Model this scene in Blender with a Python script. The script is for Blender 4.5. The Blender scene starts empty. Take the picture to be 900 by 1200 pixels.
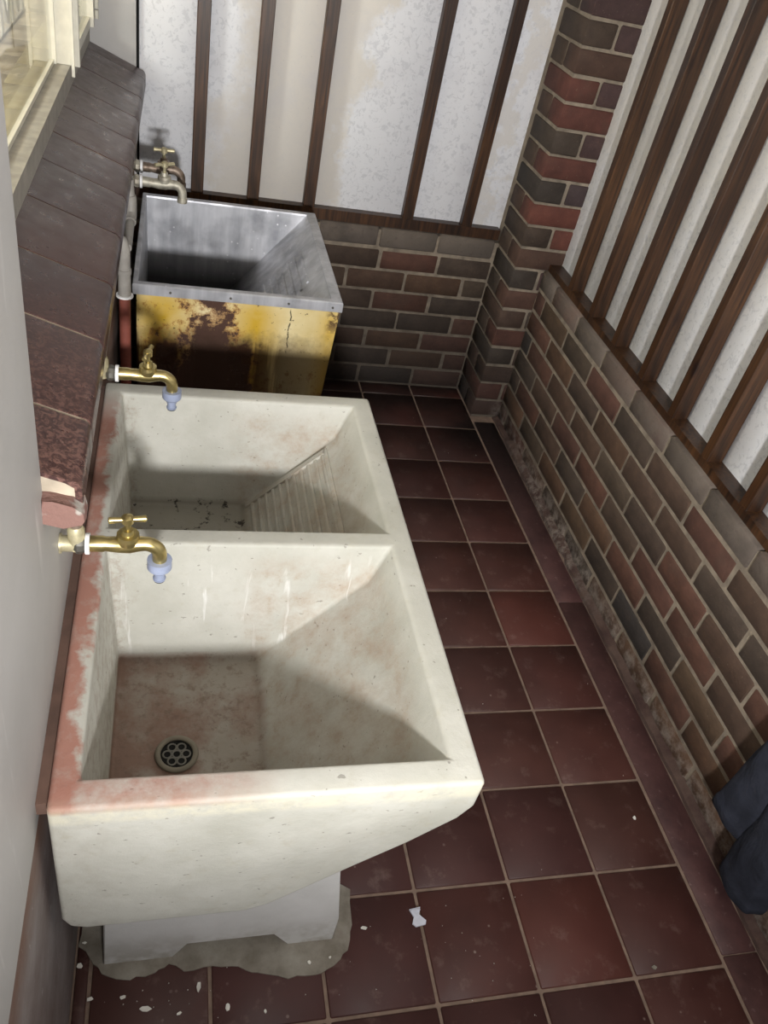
import bpy, bmesh, math, random
from mathutils import Vector, Matrix, Quaternion

rng = random.Random(7)
C = bpy.context.scene.collection
scene = bpy.context.scene

# ------------------------------------------------------------------ camera
cd = bpy.data.cameras.new('camera')
cam = bpy.data.objects.new('camera', cd)
C.objects.link(cam)
right = Vector((0.9660, -0.1803, 0.1853)).normalized()
fwd = Vector((0.2573, 0.7409, -0.6203)).normalized()
right = (right - fwd * right.dot(fwd)).normalized()
up = right.cross(fwd).normalized()
M = Matrix((right, up, -fwd)).transposed().to_4x4()
M.translation = Vector((-1.0103, -0.5514, 1.7661))
cam.matrix_world = M
cd.sensor_fit = 'VERTICAL'
cd.sensor_height = 36.0
cd.sensor_width = 27.0
cd.lens = 948.68 / 1200 * 36
cd.clip_start = 0.02
scene.camera = cam

# ------------------------------------------------------------------ world, lamps, exposure
w = bpy.data.worlds.new('world')
scene.world = w
w.use_nodes = True
w.node_tree.nodes['Background'].inputs[0].default_value = (0.80, 0.88, 1.0, 1)
w.node_tree.nodes['Background'].inputs[1].default_value = 0.05

def lamp(name, kind, loc, target, energy, color, **kw):
    ld = bpy.data.lights.new(name, kind)
    ld.energy = energy
    ld.color = color
    for k, v in kw.items():
        setattr(ld, k, v)
    o = bpy.data.objects.new(name, ld)
    C.objects.link(o)
    o.location = loc
    d = Vector(target) - Vector(loc)
    o.rotation_euler = d.to_track_quat('-Z', 'Y').to_euler()
    return o

lamp('flood_lamp', 'SPOT', (-0.87, -1.20, 1.54), (0.45, 2.20, 2.6), 325, (1.0, 0.985, 0.97),
     spot_size=math.radians(158), spot_blend=1.0, shadow_soft_size=0.07)
lamp('overhead_fill', 'AREA', (-0.35, 0.9, 2.38), (-0.35, 0.9, 0), 1.0, (1.0, 0.98, 0.95),  # unseen area light added as weak overhead fill
     shape='RECTANGLE', size=0.25, size_y=1.2)
lamp('indoor_fill', 'POINT', (-2.40, 1.5, 1.95), (-2.4, 1.5, 0), 75, (1.0, 0.98, 0.94), shadow_soft_size=0.15)  # unseen light added to brighten the inner room and right-hand sheets
scene.view_settings.view_transform = 'Standard'
scene.view_settings.look = 'None'
scene.view_settings.gamma = 1.0
scene.view_settings.use_curve_mapping = False
scene.view_settings.exposure = 0.0

# ------------------------------------------------------------------ materials
def lin(c):
    def f(v):
        v /= 255.0
        return v / 12.92 if v <= 0.04045 else ((v + 0.055) / 1.055) ** 2.4
    return (f(c[0]), f(c[1]), f(c[2]), 1.0)

class NT:
    """small node helper"""
    def __init__(s, name, rough=0.8, metal=0.0, spec=0.5):
        s.m = bpy.data.materials.new(name)
        s.m.use_nodes = True
        s.t = s.m.node_tree
        s.b = s.t.nodes['Principled BSDF']
        s.b.inputs['Roughness'].default_value = rough
        s.b.inputs['Metallic'].default_value = metal
        s.b.inputs['Specular IOR Level'].default_value = spec
        s.geo = s.t.nodes.new('ShaderNodeNewGeometry')
        s.pos = s.geo.outputs['Position']
        s._xyz = None
    def n(s, t, **kw):
        nd = s.t.nodes.new(t)
        for k, v in kw.items():
            setattr(nd, k, v)
        return nd
    def put(s, sock, v):
        if isinstance(v, bpy.types.NodeSocket):
            s.t.links.new(v, sock)
        elif isinstance(v, (tuple, list)) and len(v) == 3 and sock.type == 'RGBA':
            sock.default_value = (*v, 1)
        else:
            sock.default_value = v
    def xyz(s, i):
        if s._xyz is None:
            s._xyz = s.n('ShaderNodeSeparateXYZ')
            s.put(s._xyz.inputs[0], s.pos)
        return s._xyz.outputs[i]
    def obj(s):
        return s.n('ShaderNodeTexCoord').outputs['Object']
    def scale(s, vec, sc, loc=(0, 0, 0)):
        mp = s.n('ShaderNodeMapping')
        s.put(mp.inputs[0], vec)
        mp.inputs['Scale'].default_value = sc
        mp.inputs['Location'].default_value = loc
        return mp.outputs[0]
    def noise(s, scale, detail=4, rough=0.55, vec=None, dist=0.0):
        nd = s.n('ShaderNodeTexNoise')
        s.put(nd.inputs['Vector'], s.pos if vec is None else vec)
        nd.inputs['Scale'].default_value = scale
        nd.inputs['Detail'].default_value = detail
        nd.inputs['Roughness'].default_value = rough
        nd.inputs['Distortion'].default_value = dist
        return nd.outputs[0]
    def voro(s, scale, vec=None):
        nd = s.n('ShaderNodeTexVoronoi')
        s.put(nd.inputs['Vector'], s.pos if vec is None else vec)
        nd.inputs['Scale'].default_value = scale
        return nd.outputs['Distance']
    def ramp(s, fac, a, b, lo=0.0, hi=1.0):
        nd = s.n('ShaderNodeMapRange', clamp=True)
        s.put(nd.inputs[0], fac)
        s.put(nd.inputs[1], a); s.put(nd.inputs[2], b)
        s.put(nd.inputs[3], lo); s.put(nd.inputs[4], hi)
        return nd.outputs[0]
    def math(s, op, a, b=0.0):
        nd = s.n('ShaderNodeMath', operation=op)
        s.put(nd.inputs[0], a); s.put(nd.inputs[1], b)
        return nd.outputs[0]
    def mul(s, *a):
        r = a[0]
        for x in a[1:]:
            r = s.math('MULTIPLY', r, x)
        return r
    def band(s, v, a, b, soft=0.02):
        return s.mul(s.ramp(v, a - soft, a + soft), s.ramp(v, b + soft, b - soft))
    def mix(s, fac, a, b, mode='MIX'):
        nd = s.n('ShaderNodeMix', data_type='RGBA', blend_type=mode)
        s.put(nd.inputs[0], fac); s.put(nd.inputs[6], a); s.put(nd.inputs[7], b)
        return nd.outputs[2]
    def objcol(s):
        return s.n('ShaderNodeObjectInfo').outputs['Color']
    def rnd(s):
        return s.n('ShaderNodeObjectInfo').outputs['Random']
    def color(s, c):
        s.put(s.b.inputs['Base Color'], c)
    def rough(s, r):
        s.put(s.b.inputs['Roughness'], r)
    def bump(s, h, strength=0.3, dist=0.004):
        nd = s.n('ShaderNodeBump')
        nd.inputs['Strength'].default_value = strength
        nd.inputs['Distance'].default_value = dist
        s.put(nd.inputs['Height'], h)
        s.t.links.new(nd.outputs[0], s.b.inputs['Normal'])
        return s.m

def plain(name, c, rough=0.6, metal=0.0, var=0.12, sc=30, bump=0.0):
    a = NT(name, rough, metal)
    nz = a.noise(sc)
    base = lin(c)
    dark = tuple(x * (1 - var * 1.6) for x in base[:3]) + (1,)
    lite = tuple(min(1, x * (1 + var)) for x in base[:3]) + (1,)
    a.color(a.mix(a.ramp(nz, 0.3, 0.7), dark, lite))
    if bump:
        a.bump(a.noise(sc * 4), bump, 0.002)
    return a.m

def m_brick():
    a = NT('brick_clay', 0.85)
    c = a.objcol()
    n1 = a.noise(22, 5)
    col = a.mix(a.ramp(n1, 0.3, 0.75), a.mix(1.0, c, (0.62, 0.60, 0.58), 'MULTIPLY'), c)
    col = a.mix(a.mul(a.ramp(a.noise(9, 3), 0.56, 0.72), 0.35), col, lin((78, 62, 52)))
    col = a.mix(a.ramp(a.noise(130, 2), 0.68, 0.76, 0, 0.18), col, lin((150, 138, 122)))
    # whitish salts along the foot of the right-hand wall
    foot = a.mul(a.ramp(a.xyz(2), 0.10, 0.03), a.ramp(a.noise(28, 6, 0.7), 0.42, 0.62), a.ramp(a.xyz(0), 0.3, 0.32))
    col = a.mix(a.mul(foot, 0.55), col, lin((170, 160, 150)))
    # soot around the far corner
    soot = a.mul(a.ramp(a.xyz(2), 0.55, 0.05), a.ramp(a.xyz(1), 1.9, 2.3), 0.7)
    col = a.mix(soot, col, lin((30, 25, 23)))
    a.color(col)
    return a.bump(a.noise(90, 5, 0.7), 0.5, 0.004)

def m_mortar():
    a = NT('mortar', 0.95)
    col = a.mix(a.ramp(a.noise(25), 0.3, 0.7), lin((108, 98, 86)), lin((148, 136, 120)))
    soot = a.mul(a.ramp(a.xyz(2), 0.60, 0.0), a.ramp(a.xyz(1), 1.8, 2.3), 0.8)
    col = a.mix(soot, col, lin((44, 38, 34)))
    a.color(col)
    return a.bump(a.noise(120, 5, 0.7), 0.6, 0.004)

def m_coping():
    a = NT('coping_brick_dusty', 0.9)
    c = a.objcol()
    col = a.mix(a.ramp(a.noise(14, 5), 0.35, 0.7), c, lin((102, 92, 84)))
    col = a.mix(a.ramp(a.noise(60, 3), 0.60, 0.72, 0, 0.4), col, lin((70, 60, 54)))
    a.color(col)
    return a.bump(a.noise(90, 5, 0.7), 0.5, 0.004)

def m_wood():
    a = NT('stained_timber', 0.42)
    o = a.obj()
    g = a.noise(1.0, 5, 0.6, a.scale(o, (90, 90, 4.5)), 0.6)
    big = a.noise(2.2, 2, 0.5)
    c1 = a.mix(a.ramp(g, 0.32, 0.72), lin((30, 19, 14)), lin((94, 63, 38)))
    col = a.mix(a.ramp(big, 0.35, 0.68), a.mix(1, c1, (0.50, 0.44, 0.42), 'MULTIPLY'), c1)
    k = a.voro(1.0, a.scale(a.pos, (11, 11, 4.2)))
    col = a.mix(a.ramp(k, 0.16, 0.07), col, lin((26, 12, 8)))
    a.color(col)
    return a.bump(g, 0.15, 0.002)

def m_sheet():
    a = NT('white_cladding_sheet', 0.75)
    x, y, z = a.xyz(0), a.xyz(1), a.xyz(2)
    wv = a.ramp(a.noise(4.5, 5, 0.65), 0.2, 0.8, -0.16, 0.16)
    # rain-stained cream area on the back sheets, edge leaning to the right as it rises
    e = a.math('SUBTRACT', a.math('ADD', x, wv), a.math('MULTIPLY', z, 0.22))
    st = a.mul(a.ramp(e, -0.62, -0.68), a.ramp(e, -1.12, -1.02), a.ramp(y, 2.3, 2.4))
    e2 = a.mul(a.ramp(a.math('ADD', z, wv), 1.05, 1.2), a.ramp(y, 2.35, 2.3))
    e3 = a.mul(a.ramp(a.math('ADD', x, wv), 0.10, 0.13), a.ramp(a.math('ADD', x, wv), 0.2, 0.17), a.ramp(y, 2.3, 2.4), 0.7)
    st = a.math('MAXIMUM', a.math('MAXIMUM', st, a.mul(e2, 0.45)), e3)
    col = a.mix(st, lin((226, 227, 231)), lin((213, 208, 201)))
    fl = a.noise(62, 5, 0.62, None, 0.8)
    col = a.mix(a.mul(a.ramp(fl, 0.53, 0.60), a.ramp(st, 0.8, 0.2, 0.2, 1.0), 0.42), col, lin((184, 186, 192)))
    col = a.mix(a.ramp(a.noise(7, 4), 0.52, 0.72, 0, 0.3), col, lin((200, 198, 203)))
    col = a.mix(a.ramp(a.noise(120, 2), 0.72, 0.75, 0, 0.4), col, lin((120, 118, 116)))
    a.color(col)
    return a.bump(a.noise(140, 3), 0.08, 0.001)

def m_floor_tile():
    a = NT('quarry_tile_red', 0.5, 0, 0.4)
    c = a.objcol()
    col = a.mix(a.ramp(a.noise(7, 4), 0.3, 0.7), a.mix(1, c, (0.70, 0.72, 0.74), 'MULTIPLY'), c)
    dust = a.ramp(a.noise(16, 6, 0.7), 0.56, 0.75, 0, 0.40)
    col = a.mix(dust, col, lin((138, 116, 108)))
    sp = a.voro(26)
    col = a.mix(a.mul(a.ramp(sp, 0.10, 0.06), a.ramp(a.noise(5, 2), 0.5, 0.6), 0.5), col, lin((168, 152, 144)))
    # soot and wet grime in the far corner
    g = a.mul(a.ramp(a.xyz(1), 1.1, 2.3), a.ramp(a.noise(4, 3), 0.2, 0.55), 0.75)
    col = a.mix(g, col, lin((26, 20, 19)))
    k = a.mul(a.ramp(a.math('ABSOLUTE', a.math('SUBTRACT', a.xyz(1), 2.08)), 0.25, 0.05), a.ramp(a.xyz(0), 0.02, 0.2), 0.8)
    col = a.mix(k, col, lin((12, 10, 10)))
    a.color(col)
    a.rough(a.ramp(a.noise(14, 4), 0.3, 0.7, 0.42, 0.62))
    return a.bump(a.noise(40, 4), 0.12, 0.003)

def m_strip():
    a = NT('red_cement_strip', 0.6)
    col = a.mix(a.ramp(a.noise(9, 5, 0.65), 0.3, 0.7), lin((60, 36, 36)), lin((90, 60, 58)))
    col = a.mix(a.ramp(a.noise(40, 6, 0.7), 0.60, 0.74, 0, 0.5), col, lin((150, 130, 124)))
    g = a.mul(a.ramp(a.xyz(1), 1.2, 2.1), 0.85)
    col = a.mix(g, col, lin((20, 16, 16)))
    a.color(col)
    return a.bump(a.noise(50, 5), 0.3, 0.004)

def m_fillet():
    a = NT('crusty_cement', 0.95)
    col = a.mix(a.ramp(a.noise(12, 5, 0.65), 0.35, 0.65), lin((66, 46, 42)), lin((92, 74, 66)))
    wh = a.mul(a.ramp(a.noise(30, 6, 0.75), 0.44, 0.62), a.ramp(a.xyz(1), 1.0, 1.35), a.ramp(a.xyz(1), 2.1, 1.7))
    col = a.mix(wh, col, lin((126, 116, 108)))
    a.color(col)
    return a.bump(a.noise(70, 6, 0.75), 0.8, 0.006)

def m_concrete():
    a = NT('cream_concrete', 0.62)
    x, y, z = a.xyz(0), a.xyz(1), a.xyz(2)
    col = a.mix(a.ramp(a.noise(6, 5, 0.6), 0.3, 0.72), lin((164, 163, 153)), lin((188, 187, 179)))
    col = a.mix(a.ramp(a.noise(34, 5, 0.7), 0.56, 0.75, 0, 0.45), col, lin((160, 154, 136)))
    # pits
    pit = a.mul(a.ramp(a.noise(75, 2, 0.5, a.scale(a.pos, (1, 1, 1.7))), 0.70, 0.73), 0.65)
    col = a.mix(pit, col, lin((120, 116, 108)))
    wob = a.math('ADD', x, a.ramp(a.noise(14, 5, 0.65), 0.2, 0.8, -0.03, 0.03))
    nz = a.noise(26, 6, 0.7)
    red = lin((152, 106, 92))
    top = a.ramp(z, 0.755, 0.764)
    # red oxide dust along the wall side of the rim and over the front left rim
    rim = a.mul(top, a.ramp(wob, -1.112, -1.126), a.ramp(nz, 0.25, 0.5, 0.55, 1.0), a.ramp(y, 1.03, 0.90))
    col = a.mix(a.mul(rim, 0.95), col, red)
    frt = a.mul(top, a.ramp(y, 0.095, 0.07), a.ramp(wob, -0.83, -0.98), a.ramp(nz, 0.3, 0.62, 0.25, 1.0))
    col = a.mix(a.mul(frt, 0.8), col, red)
    # stained basin floors; the overall tints also paint in deeper basin shade
    fl = a.mul(a.ramp(z, 0.50, 0.482), a.band(x, -1.11, -0.82, 0.01), a.ramp(y, 0.075, 0.09), a.ramp(z, 0.46, 0.47))
    near = a.ramp(y, 0.55, 0.53)
    blot = a.ramp(a.math('ADD', a.noise(7, 6, 0.65), a.ramp(x, -1.1, -0.9, 0.13, -0.05)), 0.45, 0.62)
    col = a.mix(a.mul(fl, near, blot, 0.85), col, lin((128, 84, 70)))
    col = a.mix(a.mul(fl, near, a.ramp(a.noise(60, 4, 0.7), 0.52, 0.66), 0.6), col, lin((92, 70, 58)))
    far = a.ramp(y, 0.55, 0.57)
    dk = a.mul(fl, far, a.ramp(a.math('ADD', a.noise(26, 6, 0.7), a.mul(a.band(x, -0.98, -0.86, 0.05), a.band(y, 0.68, 0.79, 0.05), 0.12)), 0.56, 0.62))
    col = a.mix(dk, col, lin((36, 30, 26)))
    col = a.mix(a.mul(fl, far, 0.6), col, lin((112, 106, 92)))  # flat grime tint, also painted shade of the far basin
    col = a.mix(dk, col, lin((34, 29, 25)))
    col = a.mix(a.mul(fl, near, 0.5), col, lin((120, 102, 88)))  # same for the near basin: grime plus painted-in shade
    # grime on the inner left face, worn brown patch on the plain washboard
    lf = a.mul(a.ramp(wob, -1.075, -1.09), a.ramp(z, 0.764, 0.75), a.ramp(a.noise(38, 5, 0.75), 0.46, 0.60), a.ramp(y, 0.03, 0.06))
    col = a.mix(a.mul(lf, 0.35), col, lin((120, 96, 78)))
    wb = a.mul(a.band(x, -0.86, -0.60, 0.03), a.ramp(z, 0.75, 0.70), a.ramp(z, 0.47, 0.50), a.ramp(a.noise(17, 6, 0.72), 0.40, 0.66), a.ramp(y, 0.03, 0.10))
    col = a.mix(a.mul(wb, 0.5), col, lin((150, 126, 104)))
    rw = a.mul(a.band(x, -0.80, -0.69, 0.03), a.ramp(y, 0.76, 0.66), a.ramp(y, 0.57, 0.59), a.ramp(z, 0.74, 0.70), a.ramp(a.noise(30, 5, 0.7), 0.46, 0.58))
    col = a.mix(a.mul(rw, 0.7), col, lin((116, 74, 58)))
    # dribbles of lime wash down the middle wall
    dr = a.noise(1.0, 4, 0.6, a.scale(a.pos, (34, 1, 4.0)), 0.9)
    col = a.mix(a.mul(a.ramp(dr, 0.58, 0.66), a.band(y, 0.515, 0.545, 0.004), a.ramp(z, 0.75, 0.72), a.ramp(z, 0.49, 0.53), 0.55), col, lin((222, 222, 220)))
    # yellowed arris
    ar = a.mul(a.ramp(y, 0.055, 0.045), a.band(z, 0.735, 0.766, 0.006), a.ramp(nz, 0.35, 0.55), 0.5)
    col = a.mix(ar, col, lin((206, 200, 176)))
    a.color(col)
    h = a.math('ADD', a.noise(45, 6, 0.7), a.math('MULTIPLY', pit, -0.6))
    return a.bump(h, 0.35, 0.004)

def m_pedestal():
    a = NT('grey_cement_stand', 0.8)
    col = a.mix(a.ramp(a.noise(8, 5), 0.3, 0.7), lin((200, 199, 196)), lin((216, 215, 213)))
    col = a.mix(a.mul(a.ramp(a.xyz(2), 0.12, 0.0), a.ramp(a.noise(24, 5), 0.4, 0.6), 0.6), col, lin((140, 132, 116)))
    a.color(col)
    return a.bump(a.noise(60, 5), 0.25, 0.003)

def m_smear():
    a = NT('cement_smear', 0.9)
    col = a.mix(a.ramp(a.noise(14, 5, 0.65), 0.3, 0.7), lin((112, 104, 92)), lin((154, 149, 138)))
    col = a.mix(a.ramp(a.noise(7, 3), 0.58, 0.66, 0, 0.6), col, lin((96, 70, 58)))
    a.color(col)
    return a.bump(a.noise(80, 5), 0.4, 0.003)

def m_white_wall():
    a = NT('grey_white_paint', 0.55)
    col = a.mix(a.ramp(a.noise(3, 4), 0.3, 0.7), lin((158, 156, 153)), lin((174, 172, 170)))
    sc = a.noise(1, 4, 0.6, a.scale(a.pos, (1, 30, 3)))
    col = a.mix(a.ramp(sc, 0.62, 0.72, 0, 0.3), col, lin((226, 224, 222)))
    a.color(col)
    return a.bump(a.noise(60, 4), 0.12, 0.003)

def m_plinth():
    a = NT('worn_plum_paint', 0.6)
    col = a.mix(a.ramp(a.noise(6, 5, 0.65), 0.35, 0.65), lin((108, 92, 88)), lin((140, 132, 130)))
    col = a.mix(a.mul(a.ramp(a.xyz(2), 0.60, 0.70), a.ramp(a.noise(20, 5), 0.3, 0.6, 0.4, 1)), col, lin((112, 84, 70)))
    col = a.mix(a.ramp(a.noise(50, 5, 0.75), 0.62, 0.70, 0, 0.6), col, lin((186, 180, 178)))
    a.color(col)
    return a.bump(a.noise(60, 5), 0.3, 0.003)

def m_sill_tile():
    a = NT('dark_glazed_sill_tile', 0.28)
    base = a.objcol()
    col = a.mix(a.ramp(a.noise(12, 4), 0.3, 0.7), a.mix(1, base, (0.8, 0.8, 0.82), 'MULTIPLY'), base)
    worn = a.mul(a.ramp(a.noise(110, 4, 0.7, None, 0.8), 0.46, 0.58), a.ramp(a.xyz(1), 0.85, 0.3), 0.55)
    col = a.mix(worn, col, lin((132, 98, 88)))
    col = a.mix(a.ramp(a.noise(140, 2), 0.70, 0.74, 0, 0.35), col, lin((150, 130, 122)))
    a.color(col)
    a.rough(a.ramp(a.noise(30, 4), 0.3, 0.7, 0.24, 0.42))
    return a.bump(a.noise(25, 3), 0.06, 0.003)

def m_bedding():
    a = NT('broken_pink_bedding', 0.95)
    n1 = a.noise(30, 4, 0.6)
    col = a.mix(a.ramp(n1, 0.44, 0.50), lin((108, 76, 68)), lin((122, 92, 84)))
    col = a.mix(a.ramp(a.noise(18, 3), 0.55, 0.60), col, lin((156, 150, 142)))
    a.color(col)
    return a.bump(a.noise(90, 5), 0.6, 0.004)

def m_steel():
    a = NT('dull_sheet_steel', 0.38, 0.65)
    st = a.noise(1, 4, 0.6, a.scale(a.pos, (26, 26, 3)))
    col = a.mix(a.ramp(st, 0.3, 0.7), lin((168, 170, 176)), lin((206, 207, 212)))
    col = a.mix(a.ramp(a.noise(9, 4), 0.5, 0.7, 0, 0.5), col, lin((110, 112, 120)))
    sp = a.mul(a.ramp(a.voro(44), 0.16, 0.09), a.ramp(a.noise(8, 4), 0.5, 0.58))
    col = a.mix(sp, col, lin((226, 226, 230)))
    low_dark = a.mul(a.ramp(a.xyz(2), 0.60, 0.50), 0.85)  # near-black towards the bottom of the steel
    col = a.mix(low_dark, col, lin((40, 38, 38)))
    a.color(col)
    a.rough(a.ramp(a.noise(14, 4), 0.3, 0.7, 0.34, 0.6))
    return a.bump(a.noise(20, 3), 0.06, 0.003)

def m_yellow():
    a = NT('rusted_yellow_enamel', 0.42)
    x, z = a.xyz(0), a.xyz(2)
    b1 = a.band(x, -1.10, -0.985, 0.05)
    b2 = a.band(x, -0.83, -0.74, 0.05)
    sat = a.math('ADD', a.math('ADD', b1, b2), a.mul(a.ramp(x, -0.62, -0.575), 0.8))
    sat = a.mul(sat, a.ramp(a.noise(10, 5, 0.6), 0.25, 0.6, 0.45, 1.0), a.ramp(z, 0.755, 0.715, 0.45, 1))
    col = a.mix(a.ramp(a.noise(9, 4), 0.3, 0.7), lin((206, 186, 130)), lin((226, 212, 168)))
    col = a.mix(sat, col, lin((198, 158, 10)))
    wx = a.math('ADD', x, a.ramp(a.noise(12, 6, 0.7), 0.2, 0.8, -0.07, 0.07))
    col1 = a.math('MULTIPLY', a.band(wx, -0.965, -0.845, 0.03), 0.26)
    low = a.ramp(z, 0.68, 0.52, 0.0, 0.22)
    pale = a.mul(a.ramp(x, -0.80, -0.72), 0.20)
    rn = a.math('SUBTRACT', a.math('ADD', a.math('ADD', a.noise(30, 8, 0.75), col1), low), pale)
    edge = a.mul(a.ramp(rn, 0.57, 0.65), 0.7)
    col = a.mix(edge, col, lin((150, 92, 30)))
    rust = a.ramp(rn, 0.66, 0.72)
    col = a.mix(rust, col, lin((74, 50, 40)))
    col = a.mix(a.mul(a.ramp(a.noise(90, 3, 0.6), 0.66, 0.70), 0.8), col, lin((50, 36, 28)))
    cr = a.mul(a.band(a.math('ADD', x, a.ramp(a.noise(40, 2), 0.3, 0.7, -0.003, 0.003)), -0.692, -0.689, 0.0012), a.band(z, 0.60, 0.735, 0.004), a.ramp(a.noise(60, 2), 0.35, 0.45))
    col = a.mix(cr, col, lin((26, 20, 16)))
    tr = a.mul(a.ramp(x, -0.592, -0.574), a.ramp(z, 0.66, 0.70), a.ramp(a.noise(34, 5, 0.7), 0.44, 0.52))
    col = a.mix(a.mul(tr, 0.9), col, lin((82, 56, 42)))
    # concrete rim's shadow painted in lower down, mixed with brown run stains
    stain_shade = a.mul(a.ramp(a.math('ADD', z, a.ramp(a.noise(30, 5, 0.7), 0.2, 0.8, -0.03, 0.03)), 0.665, 0.60), a.ramp(a.noise(1, 4, 0.6, a.scale(a.pos, (16, 16, 1.5))), 0.25, 0.45), a.ramp(x, -0.60, -0.80, 0.55, 1.0))
    col = a.mix(stain_shade, col, lin((52, 30, 16)))
    a.color(col)
    a.rough(a.ramp(rust, 0, 1, 0.38, 0.85))
    return a.bump(a.math('MULTIPLY', rust, -1.0), 0.35, 0.002)

def m_brass(name, c, rough, tarn=0.0):
    a = NT(name, rough, 0.95)
    col = a.mix(a.ramp(a.noise(60, 4), 0.35, 0.7), lin(c), lin(tuple(min(255, v * 1.15) for v in c)))
    if tarn:
        col = a.mix(a.ramp(a.noise(40, 5), 0.45, 0.62, 0, tarn), col, lin((92, 76, 62)))
        a.b.inputs['Metallic'].default_value = 0.55
    a.color(col)
    return a.m

def m_cloth():
    a = NT('navy_cotton', 0.95, 0, 0.2)
    col = a.mix(a.ramp(a.noise(18, 4), 0.3, 0.7), lin((32, 34, 42)), lin((46, 49, 60)))
    a.color(col)
    return a.bump(a.noise(9, 5, 0.6, None, 1.0), 0.5, 0.02)

def m_glass():
    m = bpy.data.materials.new('window_glass')
    m.use_nodes = True
    t = m.node_tree
    t.nodes.remove(t.nodes['Principled BSDF'])
    out = t.nodes['Material Output']
    fw = t.nodes.new('ShaderNodeLayerWeight'); fw.inputs['Blend'].default_value = 0.5
    pw = t.nodes.new('ShaderNodeMath'); pw.operation = 'POWER'; pw.inputs[1].default_value = 5.0
    fr = t.nodes.new('ShaderNodeMath'); fr.operation = 'MULTIPLY_ADD'; fr.inputs[1].default_value = 0.9; fr.inputs[2].default_value = 0.04
    t.links.new(fw.outputs['Facing'], pw.inputs[0]); t.links.new(pw.outputs[0], fr.inputs[0])
    tr = t.nodes.new('ShaderNodeBsdfTransparent'); tr.inputs[0].default_value = (0.95, 0.97, 0.95, 1)
    gl = t.nodes.new('ShaderNodeBsdfGlossy'); gl.inputs['Roughness'].default_value = 0.02
    mx = t.nodes.new('ShaderNodeMixShader')
    t.links.new(fr.outputs[0], mx.inputs[0]); t.links.new(tr.outputs[0], mx.inputs[1])
    t.links.new(gl.outputs[0], mx.inputs[2]); t.links.new(mx.outputs[0], out.inputs[0])
    return m

BRICK, MORTAR, COPING, WOOD, SHEET = m_brick(), m_mortar(), m_coping(), m_wood(), m_sheet()
TILE, STRIP, FILLET, CONC, PED, SMEAR = m_floor_tile(), m_strip(), m_fillet(), m_concrete(), m_pedestal(), m_smear()
WHITE, PLINTH, SILL, BED = m_white_wall(), m_plinth(), m_sill_tile(), m_bedding()
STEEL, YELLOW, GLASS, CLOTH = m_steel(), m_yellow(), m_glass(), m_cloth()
BRASS = m_brass('polished_brass', (184, 168, 116), 0.30)
PALEBRASS = m_brass('tarnished_pale_brass', (190, 182, 150), 0.45, 0.35)
GREYTAP = m_brass('scaled_grey_brass', (176, 172, 158), 0.55, 0.5)
COPPER = m_brass('old_copper_pipe', (132, 118, 106), 0.5, 0.8)
NICKEL = plain('dull_nickel', (120, 118, 112), 0.4, 0.8)
DRAINRIM = plain('limed_drain_rim', (128, 122, 108), 0.7)
TAPE = plain('white_thread_tape', (236, 236, 236), 0.8)
PLASTIC = plain('grey_blue_plastic', (142, 151, 174), 0.4)
RUBBER = plain('black_rubber', (24, 24, 26), 0.6)
GREYPAINT = plain('grey_painted_pipe', (150, 146, 140), 0.5)
REDPAINT = plain('red_oxide_pipe', (138, 76, 64), 0.6)
FRAME = plain('cream_gloss_paint', (212, 208, 192), 0.35, 0, 0.06)
RAIL = plain('dusty_cream_paint', (160, 155, 145), 0.55, 0, 0.14)
INNER = plain('khaki_tile', (196, 184, 148), 0.3, 0, 0.05)
CREAMTILE = plain('cream_wall_tile', (214, 202, 180), 0.3, 0, 0.05)
BARS = plain('white_painted_iron', (216, 214, 206), 0.45)
WJOINT = plain('brown_mortar_joint', (88, 66, 56), 0.95, 0, 0.2, 18, 0.4)
JOINT = plain('pale_sill_joint', (168, 156, 138), 0.95, 0, 0.3, 12)
GROUT = plain('floor_grout', (134, 114, 100), 0.95, 0, 0.18)
FLAKE = plain('white_paint_flake', (232, 229, 220), 0.7)
CLIP = plain('white_plastic_clip', (218, 220, 232), 0.5)
DARK = plain('shade_black', (14, 13, 12), 0.9)  # near-black colour standing in for unlit depth
CEIL = plain('ceiling_boards', (150, 144, 136), 0.8, 0, 0.05, 3)

# ------------------------------------------------------------------ mesh helpers
def finish(bm, name, smooth=None):
    bmesh.ops.recalc_face_normals(bm, faces=bm.faces[:])
    me = bpy.data.meshes.new(name)
    bm.to_mesh(me)
    bm.free()
    if smooth is not None:
        for p in me.polygons:
            p.use_smooth = True
        me.set_sharp_from_angle(angle=math.radians(smooth))
    return me

def obj(name, me, mat, parent=None, loc=(0, 0, 0), rot=(0, 0, 0), color=None):
    if isinstance(me, bmesh.types.BMesh):
        me = finish(me, name)
    o = bpy.data.objects.new(name, me)
    C.objects.link(o)
    for m in (mat if isinstance(mat, (list, tuple)) else [mat]):
        if len(me.materials) < (len(mat) if isinstance(mat, (list, tuple)) else 1):
            me.materials.append(m)
    o.location = loc
    o.rotation_euler = rot
    if parent:
        o.parent = parent
    if color:
        o.color = color
    return o

def box(bm, x0, x1, y0, y1, z0, z1, mi=0):
    vs = [bm.verts.new((x, y, z)) for x in (x0, x1) for y in (y0, y1) for z in (z0, z1)]
    for f in ((0, 1, 3, 2), (4, 6, 7, 5), (0, 4, 5, 1), (2, 3, 7, 6), (0, 2, 6, 4), (1, 5, 7, 3)):
        bm.faces.new([vs[i] for i in f]).material_index = mi

def boxes(lst):
    bm = bmesh.new()
    for b in lst:
        box(bm, *b)
    return bm

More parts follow.
